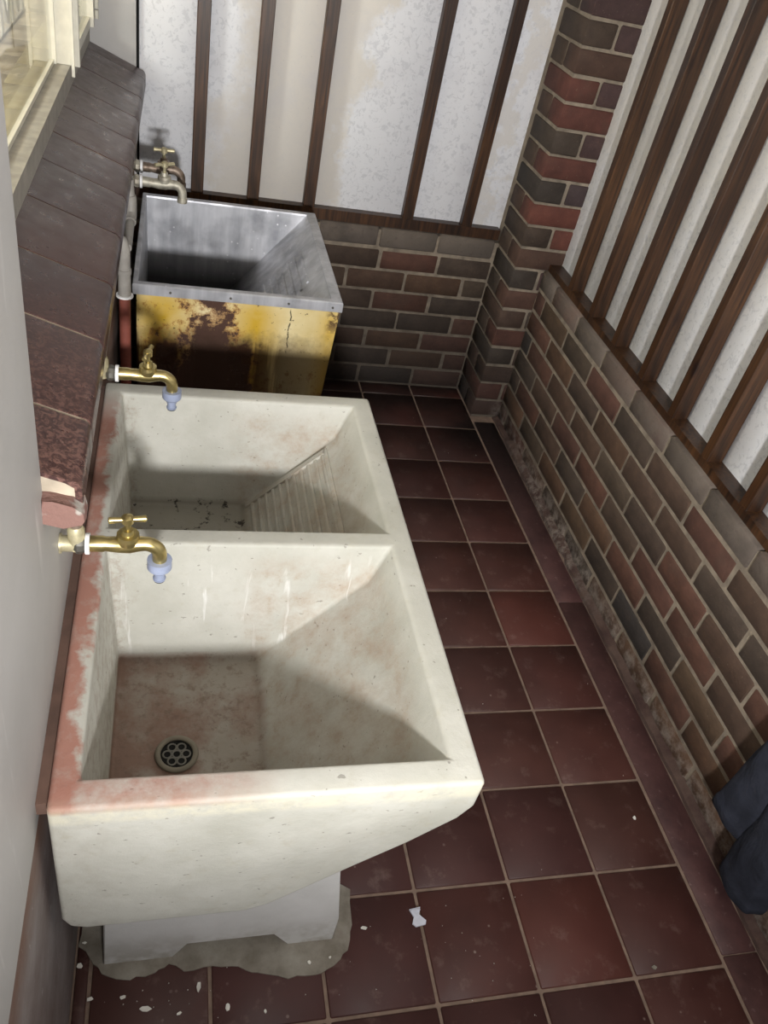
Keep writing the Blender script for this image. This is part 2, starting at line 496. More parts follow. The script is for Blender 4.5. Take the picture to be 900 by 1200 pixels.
def slab(sx, sy, sz, bev, seg=1, jit=0.0):
    """chamfered block centred on its own middle"""
    bm = boxes([(-sx / 2, sx / 2, -sy / 2, sy / 2, -sz / 2, sz / 2)])
    bmesh.ops.bevel(bm, geom=bm.edges[:], offset=bev, segments=seg, affect='EDGES', profile=0.6)
    if jit:
        for v in bm.verts:
            v.co += Vector((rng.uniform(-jit, jit), rng.uniform(-jit, jit), rng.uniform(-jit, jit)))
    return finish(bm, 'slab', 50)

def sweep(bm, pts, rad, seg=12, mi=0, caps=True):
    pts = [Vector(p) for p in pts]
    if not isinstance(rad, (list, tuple)):
        rad = [rad] * len(pts)
    t0 = (pts[1] - pts[0]).normalized()
    nrm = t0.orthogonal().normalized()
    rings = []
    for i, p in enumerate(pts):
        t = (pts[min(i + 1, len(pts) - 1)] - pts[max(i - 1, 0)]).normalized()
        nrm = (nrm - t * nrm.dot(t)).normalized()
        b = t.cross(nrm)
        rings.append([bm.verts.new(p + (nrm * math.cos(2 * math.pi * k / seg) + b * math.sin(2 * math.pi * k / seg)) * rad[i]) for k in range(seg)])
    for a, c in zip(rings, rings[1:]):
        for k in range(seg):
            bm.faces.new((a[k], a[(k + 1) % seg], c[(k + 1) % seg], c[k])).material_index = mi
    if caps:
        bm.faces.new(rings[0]).material_index = mi
        bm.faces.new(rings[-1][::-1]).material_index = mi

def tube(pts, rad, seg=12, smooth=40):
    bm = bmesh.new()
    sweep(bm, pts, rad, seg)
    return finish(bm, 'tube', smooth)

def arc(c, a, b, r, n=7):
    """quarter turn about c: from direction a towards direction b"""
    c, a, b = Vector(c), Vector(a), Vector(b)
    return [c + (a * math.cos(math.pi / 2 * i / n) + b * math.sin(math.pi / 2 * i / n)) * r for i in range(n + 1)]

def empty(name, loc, label, cat, group=None):
    o = bpy.data.objects.new(name, None)
    o.empty_display_size = 0.05
    C.objects.link(o)
    o.location = loc
    o['label'] = label
    o['category'] = cat
    if group:
        o['group'] = group
    return o

def struct(name, me, mat, label=None):
    o = obj(name, me, mat)
    o['kind'] = 'structure'
    if label:
        o['label'] = label
    return o

# ------------------------------------------------------------------ floor
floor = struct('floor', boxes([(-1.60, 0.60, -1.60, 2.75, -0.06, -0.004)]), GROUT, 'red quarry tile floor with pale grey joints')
PX, PY, J = 0.2268, 0.235, 0.0075
T_MESH = [slab(PX - J, PY - J, 0.02, 0.0025, 1) for _ in range(3)]
TCOL = [(86, 52, 46), (81, 48, 43), (77, 49, 44), (92, 52, 45), (76, 46, 43), (83, 52, 46)]
for i in range(-6, 1):
    for j in range(-4, 12):
        x0, x1 = i * PX, (i + 1) * PX
        y0, y1 = (j - 1) * PY, j * PY
        if y0 > 2.43:
            continue
        me = T_MESH[rng.randrange(3)]
        xa, ya = max(x0, -1.165), min(y1, 2.43 + J)
        if xa > x0 or ya < y1:
            me = slab(x1 - xa - J, ya - y0 - J, 0.02, 0.0025, 1)
        c = list(lin(rng.choice(TCOL)))
        k = rng.uniform(0.85, 1.12)
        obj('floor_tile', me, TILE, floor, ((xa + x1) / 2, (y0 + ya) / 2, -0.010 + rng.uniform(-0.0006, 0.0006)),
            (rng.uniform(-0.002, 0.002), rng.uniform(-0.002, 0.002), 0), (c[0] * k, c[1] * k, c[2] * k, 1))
# red cement border strip beside the dwarf wall, cast in lengths
sy = -0.93
for L in (0.95, 1.10, 1.05):
    y1 = min(sy + L, 2.205)
    obj('border_strip', slab(0.090, y1 - sy - 0.003, 0.02, 0.002), STRIP, floor, (0.2775, (sy + y1) / 2, -0.0095))
    sy += L
# crusty cement fillet in the angle of wall and floor
def fillet():
    bm = bmesh.new()
    prev = None
    n = 90
    r = random.Random(3)
    for i in range(n + 1):
        y = -0.93 + (2.205 + 0.93) * i / n
        g = 1.0 if y < 1.33 else (1.5 if y < 2.0 else 0.6)
        a = r.uniform(-0.004, 0.004)
        if 1.31 < y < 1.36:
            a += 0.02
        pr = [(0.324 + a * .6, 0.0), (0.326 + a * .6, 0.010 * g + r.uniform(0, 0.003)), (0.338 + a * 0.5, 0.018 * g + r.uniform(-0.003, 0.003)), (0.352, 0.024 * g + r.uniform(-0.004, 0.004)), (0.352, 0.0)]
        ring = [bm.verts.new((p[0], y, p[1])) for p in pr]
        if prev:
            for k in range(5):
                bm.faces.new((prev[k], prev[(k + 1) % 5], ring[(k + 1) % 5], ring[k]))
        else:
            bm.faces.new(ring)
        prev = ring
    bm.faces.new(prev)
    return finish(bm, 'fillet', 40)
obj('cement_fillet', fillet(), FILLET, floor)
# cement smeared round the foot of the concrete stand
def smear():
    out = [(-1.158, 0.25), (-1.158, 0.19), (-1.13, 0.155), (-1.10, 0.125), (-1.06, 0.118), (-1.015, 0.122), (-0.985, 0.135), (-0.955, 0.122),
           (-0.90, 0.124), (-0.85, 0.118), (-0.815, 0.10), (-0.75, 0.086), (-0.70, 0.082), (-0.655, 0.096), (-0.622, 0.125), (-0.608, 0.175), (-0.600, 0.25)]
    pts = []
    r = random.Random(5)
    for a, b in zip(out, out[1:]):
        for k in range(3):
            t = k / 3
            pts.append((a[0] + (b[0] - a[0]) * t + r.uniform(-.003, .003), a[1] + (b[1] - a[1]) * t + r.uniform(-.003, .003)))
    pts += [(-0.600, 0.25), (-0.66, 0.29), (-0.9, 0.285), (-1.12, 0.29)]
    bm = bmesh.new()
    top = [bm.verts.new((x, y, 0.0035)) for x, y in pts]
    bot = [bm.verts.new((x, y, -0.001)) for x, y in pts]
    bm.faces.new(top)
    n = len(pts)
    for i in range(n):
        bm.faces.new((top[i], bot[i], bot[(i + 1) % n], top[(i + 1) % n]))
    return finish(bm, 'smear')
obj('mortar_smear', smear(), SMEAR, floor)

# ------------------------------------------------------------------ brick walls
BL, BD = 0.230, 0.105
BCOL = [(83, 62, 49), (78, 62, 50), (90, 61, 49), (74, 59, 49), (90, 66, 49), (70, 58, 49), (85, 56, 46), (77, 64, 52), (59, 53, 50), (86, 67, 50), (80, 61, 49), (88, 58, 46)]
RCOL = [(103, 58, 47), (94, 54, 45), (111, 56, 47), (86, 54, 45), (81, 58, 47), (70, 50, 49), (62, 49, 50)]
BM = {}
def brick(parent, x0, x1, y0, y1, z0, z1, col, mat=None, name='brick', bev=0.0045):
    key = (round(x1 - x0, 3), round(y1 - y0, 3), round(z1 - z0, 3), bev, rng.randrange(2))
    if key not in BM:
        BM[key] = slab(x1 - x0, y1 - y0, z1 - z0, bev, 1, 0.0012)
    k = rng.uniform(0.85, 1.15)
    c = lin(col)
    return obj(name, BM[key], mat or BRICK, parent,
               ((x0 + x1) / 2 + rng.uniform(-0.0012, 0.0012), (y0 + y1) / 2 + rng.uniform(-0.0012, 0.0012), (z0 + z1) / 2 + rng.uniform(-0.0008, 0.0008)),
               (rng.uniform(-0.004, 0.004), rng.uniform(-0.004, 0.004), rng.uniform(-0.004, 0.004)), (c[0] * k, c[1] * k, c[2] * k, 1))

YW0 = -0.90      # near end of the right-hand wall
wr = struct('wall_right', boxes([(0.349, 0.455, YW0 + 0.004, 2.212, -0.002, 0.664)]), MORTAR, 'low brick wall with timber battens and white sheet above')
CH = 0.085
YO = 1.125 + 0.005
for k in range(7):
    z0 = k * CH + 0.006
    off = YO + (0.12 if k % 2 == 0 else 0.0) + rng.uniform(-0.012, 0.012) - (0.08 if k % 2 == 0 else 0.09)
    y = off + 0.24 * 6
    while y > YW0:
        a, b = max(y, YW0), min(y + BL, 2.207)
        if b - a > 0.03:
            col = rng.choice(BCOL)
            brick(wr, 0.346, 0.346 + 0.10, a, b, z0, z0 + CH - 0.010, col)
        y -= 0.24
y = YO + 0.2365 * 5
while y > YW0:
    a, b = max(y, YW0), min(y + 0.228, 2.207)
    if b - a > 0.03:
        brick(wr, 0.344, 0.456, a, b, 0.604, 0.672, rng.choice([(92, 82, 74), (98, 82, 74), (84, 75, 68), (104, 85, 76)]), COPING, 'coping_brick', 0.005)
    y -= 0.2365

wb = struct('wall_back', boxes([(-1.165, 0.30, 2.434, 2.56, -0.002, 0.670)]), MORTAR, 'low brick back wall with timber battens and white sheet above')
for k in range(7):
    z0 = k * CH + 0.006
    x = 0.225 - 0.24 * 7 - (0.12 if k % 2 else 0.0)
    x += 0.02
    while x < 0.222:
        a, b = max(x, -1.163), min(x + BL, 0.221)
        if b - a > 0.03:
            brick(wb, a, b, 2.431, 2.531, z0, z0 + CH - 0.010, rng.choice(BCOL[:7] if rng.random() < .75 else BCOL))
        x += 0.24
x = -1.20
while x < 0.222:
    a, b = max(x, -1.163), min(x + 0.228, 0.221)
    if b - a > 0.03:
        brick(wb, a, b, 2.429, 2.54, 0.604, 0.680, rng.choice([(100, 90, 82), (92, 84, 76), (84, 76, 70)]), COPING, 'coping_brick', 0.006)
    x += 0.2365

PH = 0.083
pil = struct('pillar', boxes([(0.230, 0.450, 2.217, 2.55, -0.002, 2.44)]), MORTAR, 'brick pillar in the far right corner')
for k in range(29):
    z0 = k * PH + 0.005
    z1 = min(z0 + PH - 0.010, 2.44)
    pal = RCOL if k > 6 else [(88, 54, 44), (74, 56, 46), (68, 56, 48), (78, 54, 44)]
    lef = [(72, 58, 48), (64, 54, 46), (76, 58, 48), (60, 52, 46)]
    if k % 2 == 0:
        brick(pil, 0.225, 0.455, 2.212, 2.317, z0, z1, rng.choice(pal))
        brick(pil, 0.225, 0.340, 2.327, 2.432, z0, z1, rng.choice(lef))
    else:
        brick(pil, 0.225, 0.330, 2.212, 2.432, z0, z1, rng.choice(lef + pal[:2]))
        brick(pil, 0.340, 0.455, 2.212, 2.317, z0, z1, rng.choice(pal))
brick(pil, 0.215, 0.350, 2.204, 2.335, 0.0005, 0.006, (40, 34, 32), None, 'base_pad', 0.001) if False else None

# timber: sole plates and battens, white sheets behind
TOP = 2.44
obj('sole_plate', boxes([(0.360, 0.412, YW0, 2.205, 0.673, 0.697)]), WOOD, wr)
RB = [1.985, 1.785, 1.585, 1.378, 1.172, 0.968, 0.765, 0.565, 0.362, 0.160, -0.04, -0.24, -0.44, -0.64, -0.84]
def batten_mesh(sx, sy):
    h = TOP - 0.697
    bm = boxes([(-sx / 2, sx / 2, -sy / 2, sy / 2, 0, h)])
    bmesh.ops.bevel(bm, geom=[e for e in bm.edges if abs(e.verts[0].co.z - e.verts[1].co.z) > 0.5], offset=0.002, segments=1, affect='EDGES')
    return finish(bm, 'batten')
bmR = batten_mesh(0.049, 0.033)
for y in RB:
    obj('batten', bmR, WOOD, wr, (0.3865, y + 0.0165, 0.697))
ye = [2.30] + [y + 0.0165 for y in RB] + [YW0]
for a, b in zip(ye, ye[1:]):
    obj('sheet_panel', slab(0.012, a - b - 0.002, TOP - 0.675, 0.002), SHEET, wr, (0.4185, (a + b) / 2, (TOP + 0.675) / 2))

obj('backing', boxes([(-1.30, 0.30, 2.49, 2.53, 0.66, TOP)]), DARK, wb)  # black board, painted shade for the gap beside the first sheet
obj('sole_plate', boxes([(-1.165, 0.222, 2.436, 2.492, 0.681, 0.721)]), WOOD, wb)
BB = [-0.941, -0.744, -0.539, -0.158, 0.080]
bmB = batten_mesh(0.042, 0.034)
for i, x in enumerate(BB):
    obj('batten', bmB, WOOD, wb, (x, 2.456, 0.721 if i else 0.721))
xe = [-1.140] + BB + [0.262]
for a, b in zip(xe, xe[1:]):
    obj('sheet_panel', slab(b - a - 0.002, 0.012, TOP - 0.685, 0.002), SHEET, wb, ((a + b) / 2, 2.4805, (TOP + 0.685) / 2))

struct('ceiling', boxes([(-1.60, 0.60, -1.60, 2.75, 2.445, 2.52)]), CEIL, 'plain pale ceiling')

# ------------------------------------------------------------------ left wall, sill, window
wl = struct('wall_left', boxes([(-1.60, -1.165, -1.60, 0.30, 0.715, 2.443), (-1.60, -1.165, 0.30, 2.66, 2.05, 2.443),
                                (-1.335, -1.147, 2.457, 2.66, 0.715, 2.05), (-1.285, -1.165, 0.30, 2.457, 0.715, 1.040)]), WHITE, 'grey-white painted wall beside the sinks')
obj('plinth', boxes([(-1.60, -1.1652, -1.60, 2.66, -0.002, 0.713)]), PLINTH, wl)

sill = struct('trim_1', boxes([(-1.292, -1.118, 0.305, 2.455, 1.0405, 1.058)]), BED, 'dark tiled window sill sloping over the sinks')
def sill_tile(L):
    """sloping tile with a rounded nose; profile in x,z, extruded along y"""
    pr = [(-1.287, 1.146)]
    pr += [(-1.287 + (0.152) * t, 1.146 - 0.056 * t) for t in (0.5, 1.0)]
    for k in range(1, 7):
        an = math.radians(68 - 78 * k / 6)
        pr.append((-1.137 + 0.020 * math.cos(an), 1.071 + 0.020 * math.sin(an)))
    pr += [(-1.117, 1.045), (-1.125, 1.042), (-1.1262, 1.0765), (-1.1375, 1.0845), (-1.2865, 1.1385)]
    bm = bmesh.new()
    e = 0.0025
    rings = []
    cx = sum(p[0] for p in pr) / len(pr); cz = sum(p[1] for p in pr) / len(pr)
    for y, s in ((0, 1 - 0.02), (e, 1), (L - e, 1), (L, 1 - 0.02)):
        rings.append([bm.verts.new((cx + (p[0] - cx) * s, y, cz + (p[1] - cz) * s)) for p in pr])
    n = len(pr)
    for a, b in zip(rings, rings[1:]):
        for k in range(n):
            bm.faces.new((a[k], a[(k + 1) % n], b[(k + 1) % n], b[k]))
    bm.faces.new(rings[0]); bm.faces.new(rings[-1][::-1])
    return finish(bm, 'sill_tile', 35)
ys = [0.300, 0.444, 0.670, 0.878, 1.102, 1.318, 1.505, 1.715, 1.918, 2.135, 2.360, 2.455]
def bed():
    pr = [(-1.2865, 1.1440), (-1.1365, 1.0888), (-1.125, 1.0845), (-1.1200, 1.076), (-1.1185, 1.066), (-1.1195, 1.048), (-1.135, 1.058), (-1.2865, 1.058)]
    bm = bmesh.new()
    a = [bm.verts.new((x, 0.306, z)) for x, z in pr]
    b = [bm.verts.new((x, 2.450, z)) for x, z in pr]
    bm.faces.new(a); bm.faces.new(b[::-1])
    for k in range(len(pr)):
        q = (k + 1) % len(pr)
        bm.faces.new((a[k], b[k], b[q], a[q]))
    return bm
obj('bedding', bed(), JOINT, sill)
for a, b in zip(ys, ys[1:]):
    obj('sill_tile', sill_tile(b - a - 0.006), SILL, sill, (0, a + 0.003, rng.uniform(-0.0006, 0.0006)), (0, 0, 0),
        lin(rng.choice([(74, 52, 48), (66, 46, 44), (80, 54, 48), (70, 50, 48)])))
def lump():
    bm = bmesh.new()
    pr = [(-1.1655, 1.068), (-1.150, 1.066), (-1.128, 1.060), (-1.1165, 1.050), (-1.114, 1.036), (-1.120, 1.028), (-1.140, 1.026), (-1.1655, 1.032)]
    r = random.Random(2)
    rings = []
    for y in (0.285, 0.289, 0.32):
        rings.append([bm.verts.new((x + r.uniform(-.002, .002), y + r.uniform(-.002, .002), z + r.uniform(-.002, .002))) for x, z in pr])
    n = len(pr)
    for a, b in zip(rings, rings[1:]):
        for k in range(n):
            bm.faces.new((a[k], a[(k + 1) % n], b[(k + 1) % n], b[k]))
    bm.faces.new(rings[0]); bm.faces.new(rings[-1][::-1])
    return finish(bm, 'lump', 50)
lp = obj('broken_end', lump(), BED, sill)
lp['label'] = 'broken pink and white end of the sill bedding'

win = struct('window_1', boxes([(-1.335, -1.286, 0.302, 2.455, 1.100, 1.170), (-1.335, -1.2855, 0.302, 2.455, 1.170, 1.195)]), RAIL, 'cream painted window above the tiled sill')
obj('glazing_bead', boxes([(-1.333, -1.3235, 0.305, 1.892, 1.1955, 1.206)]), FRAME, win)
obj('mullion', boxes([(-1.335, -1.300, 1.918, 1.960, 1.195, 2.05), (-1.325, -1.282, 1.902, 1.944, 1.1955, 2.05), (-1.335, -1.318, 1.892, 1.92, 1.1955, 2.05)]), FRAME, win)
obj('casement', boxes([(-1.298, -1.268, 1.962, 1.978, 1.180, 2.03), (-1.298, -1.278, 1.978, 2.40, 1.1955, 1.222), (-1.298, -1.268, 2.400, 2.425, 1.1955, 2.03)]), FRAME, win)
obj('casement_edge', boxes([(-1.281, -1.2735, 1.886, 1.894, 1.172, 2.03)]), FRAME, win)
obj('frame_post', boxes([(-1.335, -1.275, 2.428, 2.456, 1.195, 2.05)]), FRAME, win)
for z0 in (1.212, 1.240):
    obj('hinge', tube([(-1.263, 2.447, z0), (-1.263, 2.447, z0 + 0.024)], 0.0065), FRAME, win)
obj('glass_pane', boxes([(-1.331, -1.328, 0.302, 1.90, 1.196, 2.05)]), GLASS, win)
obj('glass_pane', boxes([(-1.290, -1.287, 1.978, 2.40, 1.222, 2.03)]), GLASS, win)
yy = 0.31
while yy < 2.6:
    b = min(yy + 0.195, 2.69)
    obj('inner_sill_tile', slab(0.076, b - yy - 0.003, 0.012, 0.002), INNER, win, (-1.374, (yy + b) / 2, 1.184))
    obj('inner_ledge_tile', slab(0.090, b - yy - 0.003, 0.012, 0.002), CREAMTILE, win, (-1.457, (yy + b) / 2, 1.154))
    yy += 0.195
for i in range(3):
    obj('wall_tile', slab(0.094, 0.012, 0.40, 0.002), CREAMTILE, win, (-1.455 + 0.097 * i, 2.715, 1.36))
obj('inner_wall', boxes([(-1.60, -1.335, 0.30, 2.72, 1.05, 1.147), (-3.20, -1.15, 2.722, 2.76, 0.0, 2.44), (-3.20, -3.16, 0.26, 2.76, 0.0, 2.44), (-3.2, -1.6, 0.26, 0.30, 0.0, 2.44), (-3.2, -1.6, 0.26, 2.76, -0.04, 0.0), (-3.2, -1.6, 0.26, 2.76, 2.44, 2.48)]), CREAMTILE, win)
obj('bar_rail', boxes([(-1.512, -1.503, 0.40, 2.70, 1.150, 1.166)]), BARS, win)
def oval_bar():
    bm = bmesh.new()
    for s in (-1, 1):
        pts = [(0, s * 0.060 * math.sin(math.pi * t / 12), 0.012 + 0.30 * t / 12) for t in range(13)]
        sweep(bm, pts, 0.0075, 6)
    sweep(bm, [(0, 0.095, 0), (0, 0.095, 0.34)], 0.007, 6)
    return finish(bm, 'oval_bar', 50)
ob = oval_bar()
for i in range(6):
    obj('burglar_bar', ob, BARS, win, (-1.5075, 1.60 + 0.19 * i, 1.166))

# ------------------------------------------------------------------ concrete double trough
tub = empty('concrete_double_sink', (-0.85, 0.55, 0), 'cream concrete double laundry sink with red dust on its wall-side rim', 'sink')
def trough():
    X0, XA, XB, X1 = -1.150, -1.113, -0.600, -0.556
    YS = [0.035, 0.080, 0.538, 0.578, 1.018, 1.060]
    Z = 0.770
    bm = bmesh.new()
    V = {}
    def v(x, y, z):
        k = (round(x, 4), round(y, 4), round(z, 4))
        if k not in V:
            V[k] = bm.verts.new(k)
        return V[k]
    xs = [X0, XA, XB, X1]
    for i in range(3):
        for j in range(5):
            if i == 1 and j in (1, 3):
                continue
            bm.faces.new([v(xs[i], YS[j], Z), v(xs[i + 1], YS[j], Z), v(xs[i + 1], YS[j + 1], Z), v(xs[i], YS[j + 1], Z)])
    low = [(X1, 0.705), (X1 - 0.018, 0.672), (-0.640, 0.607), (-0.712, 0.548), (-0.800, 0.472), (-0.838, 0.440), (-0.875, 0.424), (-1.115, 0.420), (-1.140, 0.430), (X0, 0.455)]
    for y in (YS[0], YS[-1]):
        dy = 0.004 if y == YS[0] else -0.004
        f = [v(x, y, Z) for x in xs] + [v(x, y + dy * (Z - z) / 0.35, z) for x, z in low]
        bm.faces.new(f if y == YS[0] else f[::-1])
    def yl(y, z):
        dy = 0.004 if y == YS[0] else -0.004
        return y + dy * (Z - z) / 0.35
    ya, yb = YS[0], YS[-1]
    bm.faces.new([v(X1, y, Z) for y in YS] + [v(X1, yl(yb, low[0][1]), low[0][1]), v(X1, yl(ya, low[0][1]), low[0][1])])
    bm.faces.new([v(X0, y, Z) for y in YS] + [v(X0, yl(yb, low[-1][1]), low[-1][1]), v(X0, yl(ya, low[-1][1]), low[-1][1])])
    for a, b in zip(low, low[1:]):
        bm.faces.new([v(a[0], yl(ya, a[1]), a[1]), v(a[0], yl(yb, a[1]), a[1]), v(b[0], yl(yb, b[1]), b[1]), v(b[0], yl(ya, b[1]), b[1])])
    for y0, y1 in ((0.080, 0.538), (0.578, 1.018)):
        sec = [(XA, Z), (-1.095, 0.475), (-0.840, 0.475), (-0.632, 0.685), (XB, Z)]
        def yy(y, z, s):
            return y + s * 0.020 * (Z - z) / 0.295
        A = [v(x, yy(y0, z, 1), z) for x, z in sec]
        B = [v(x, yy(y1, z, -1), z) for x, z in sec]
        for k in range(4):
            bm.faces.new((A[k], A[k + 1], B[k + 1], B[k]))
        bm.faces.new(A); bm.faces.new(B[::-1])
    bmesh.ops.recalc_face_normals(bm, faces=bm.faces[:])
    sharp = [e for e in bm.edges if len(e.link_faces) == 2 and e.calc_face_angle(0) > math.radians(28)]
    bmesh.ops.bevel(bm, geom=sharp, offset=0.0075, segments=3, affect='EDGES', profile=0.5, clamp_overlap=True)
    return finish(bm, 'trough', 35)
obj('trough', trough(), CONC, tub, (0.85, -0.55, 0))
obj('wall_joint', boxes([(-1.1649, -1.1485, 0.052, 1.055, 0.735, 0.760)]), WJOINT, tub, (0.85, -0.55, 0))
# ribbed washboard of the far basin: a recessed board with raised ribs along y
def washboard():
    bm = bmesh.new()
    d = Vector((0.208, 0, 0.210)).normalized()
    nrm = Vector((-d.z, 0, d.x))
    o = Vector((-0.826, 0, 0.489))
    L = 0.245
    n = 11
    def P(s, y, h):
        p = o + d * s + nrm * h
        return (p.x, y, p.z)
    for k in range(n):
        s = 0.018 + (L - 0.03) * k / (n - 1)
        w_ = 0.0058
        pr = [(-w_, -0.002), (-w_ * .75, 0.0035), (0, 0.0055), (w_ * .75, 0.0035), (w_, -0.002)]
        ya, yb = 0.615, 0.975
        R1 = [bm.verts.new(P(s + a, ya, h)) for a, h in pr]
        R2 = [bm.verts.new(P(s + a, yb, h)) for a, h in pr]
        for i in range(5):
            bm.faces.new((R1[i], R1[(i + 1) % 5], R2[(i + 1) % 5], R2[i]))
        bm.faces.new(R1); bm.faces.new(R2[::-1])
    # frame lip round the ribs
    for (s0, s1, y0, y1) in ((0.0, L, 0.975, 0.990), (L - 0.006, L + 0.004, 0.605, 0.990)):
        vs = [bm.verts.new(P(s, y, h)) for s in (s0, s1) for y in (y0, y1) for h in (-0.003, 0.006)]
        for f in ((0, 1, 3, 2), (4, 6, 7, 5), (0, 4, 5, 1), (2, 3, 7, 6), (0, 2, 6, 4), (1, 5, 7, 3)):
            bm.faces.new([vs[i] for i in f])
    return finish(bm, 'washboard', 50)
obj('washboard', washboard(), CONC, tub, (0.85, -0.55, 0))
def stand(y0, y1):
    bm = bmesh.new()
    pr = [(-1.112, 0.0), (-0.978, 0.0), (-0.955, 0.060), (-0.780, 0.060), (-0.750, 0.0), (-0.652, 0.0), (-0.655, 0.10), (-0.700, 0.44), (-0.74, 0.500), (-0.80, 0.46), (-0.86, 0.424), (-1.098, 0.424)]
    a = [bm.verts.new((x, y0, z)) for x, z in pr]
    b = [bm.verts.new((x, y1, z)) for x, z in pr]
    bm.faces.new(a); bm.faces.new(b[::-1])
    for i in range(len(pr)):
        j = (i + 1) % len(pr)
        bm.faces.new((a[i], b[i], b[j], a[j]))
    bmesh.ops.bevel(bm, geom=bm.edges[:], offset=0.003, segments=1, affect='EDGES')
    return finish(bm, 'stand', 40)
obj('stand', stand(0.150, 0.215), PED, tub, (0.85, -0.55, 0.0005))
obj('stand', stand(0.865, 0.930), PED, tub, (0.85, -0.55, 0.0005))
# drain: black disc painted for its unlit hole, no real recess
dr = obj('drain', tube([(0, 0, -0.002), (0, 0, 0.0015)], 0.030, 28), DARK, tub, (0.85 - 0.985, 0.303 - 0.55, 0.475))
def ring(R, r, n=28, m=8):
    bm = bmesh.new()
    rows = []
    for i in range(n):
        a = 2 * math.pi * i / n
        rows.append([bm.verts.new(((R + r * math.cos(2 * math.pi * k / m)) * math.cos(a), (R + r * math.cos(2 * math.pi * k / m)) * math.sin(a), 0.8 * r * math.sin(2 * math.pi * k / m))) for k in range(m)])
    for i in range(n):
        a, b = rows[i], rows[(i + 1) % n]
        for k in range(m):
            bm.faces.new((a[k], a[(k + 1) % m], b[(k + 1) % m], b[k]))
    return finish(bm, 'ring', 60)
obj('drain_ring', ring(0.033, 0.0052), DRAINRIM, dr, (0, 0, 0.003))
for k in range(7):
    a = math.pi / 3 * k
    p = (0, 0, 0.002) if k == 6 else (0.0163 * math.cos(a), 0.0163 * math.sin(a), 0.002)
    obj('grate_ring', ring(0.0074, 0.0017, 14, 6), NICKEL, dr, p)

# ------------------------------------------------------------------ metal trough in its enamelled cabinet
ms = empty('metal_wash_trough', (-0.83, 1.89, 0), 'dull steel wash trough in a rusted yellow enamel cabinet by the back wall', 'sink')
OFF = (0.83, -1.89, 0)
def basin():
    bm = bmesh.new()
    Z = 0.770
    o = dict(x0=-1.118, x1=-0.546, y0=1.550, y1=2.235)
    i = dict(x0=-1.104, x1=-0.580, y0=1.572, y1=2.208)
    def ring4(d, z):
        return [bm.verts.new(p) for p in ((d['x0'], d['y0'], z), (d['x1'], d['y0'], z), (d['x1'], d['y1'], z), (d['x0'], d['y1'], z))]
    skirt = ring4(o, Z - 0.026)
    O = ring4(o, Z)
    O2 = ring4(dict(x0=-1.116, x1=-0.549, y0=1.553, y1=2.232), Z + 0.003)
    I0 = ring4(dict(x0=-1.106, x1=-0.578, y0=1.570, y1=2.210), Z + 0.003)
    I = ring4(i, Z - 0.002)
    for A, B in ((skirt, O), (O, O2), (O2, I0), (I0, I)):
        for k in range(4):
            bm.faces.new((A[k], A[(k + 1) % 4], B[(k + 1) % 4], B[k]))
    # hollow: left wall, floor, sloping right wall, front and back
    f = [bm.verts.new(p) for p in ((-1.098, 1.582, 0.43), (-0.862, 1.582, 0.43), (-0.862, 2.192, 0.43), (-1.098, 2.192, 0.43))]
    bm.faces.new(f)
    bm.faces.new((I[0], I[3], f[3], f[0]))
    bm.faces.new((I[1], f[1], f[2], I[2]))
    bm.faces.new((I[0], f[0], f[1], I[1]))
    bm.faces.new((I[3], I[2], f[2], f[3]))
    me = finish(bm, 'basin')
    return me
obj('trough', basin(), STEEL, ms, OFF)
def ribs():
    bm = bmesh.new()
    d = Vector((-0.580 + 0.862, 0, 0.768 - 0.43)).normalized()
    n = Vector((-d.z, 0, d.x))
    o = Vector((-0.862, 0, 0.43))
    for k in range(7):
        s = 0.215 + 0.028 * k
        pr = [(-0.006, -0.001), (-0.003, 0.005), (0.003, 0.005), (0.006, -0.001)]
        ya, yb = 1.70 + 0.012 * k, 2.00
        ra = [bm.verts.new((o + d * (s + a) + n * h) + Vector((0, ya, 0))) for a, h in pr]
        rb = [bm.verts.new((o + d * (s + a) + n * h) + Vector((0, yb, 0))) for a, h in pr]
        for i in range(4):
            bm.faces.new((ra[i], ra[(i + 1) % 4], rb[(i + 1) % 4], rb[i]))
        bm.faces.new(ra); bm.faces.new(rb[::-1])
    return finish(bm, 'ribs', 60)
obj('washboard', ribs(), STEEL, ms, OFF)
def cabinet():
    bm = bmesh.new()
    top = [(-1.108, 1.554), (-0.550, 1.554), (-0.550, 2.228), (-1.108, 2.228)]
    bot = [(-1.108, 1.556), (-0.590, 1.556), (-0.590, 2.225), (-1.108, 2.225)]
    A = [bm.verts.new((x, y, 0.7435)) for x, y in top]
    B = [bm.verts.new((x, y, 0.02)) for x, y in bot]
    for k in range(4):
        bm.faces.new((A[k], A[(k + 1) % 4], B[(k + 1) % 4], B[k]))
    ed = [e for e in bm.edges if abs(e.verts[0].co.z - e.verts[1].co.z) > 0.3]
    bmesh.ops.bevel(bm, geom=ed, offset=0.006, segments=2, affect='EDGES')
    return finish(bm, 'cabinet', 30)
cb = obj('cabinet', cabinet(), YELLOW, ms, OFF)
for x in (-1.07, -0.62):
    for y in (1.60, 2.18):
        obj('foot', boxes([(x - 0.02, x + 0.02, y - 0.02, y + 0.02, 0.0005, 0.05)]), RUBBER, ms, OFF)
for x in (-1.02, -0.86, -0.70, -0.575):
    obj('rivet', tube([(x, 1.5495, 0.757), (x, 1.5475, 0.757)], 0.0035, 8), NICKEL, ms, OFF)

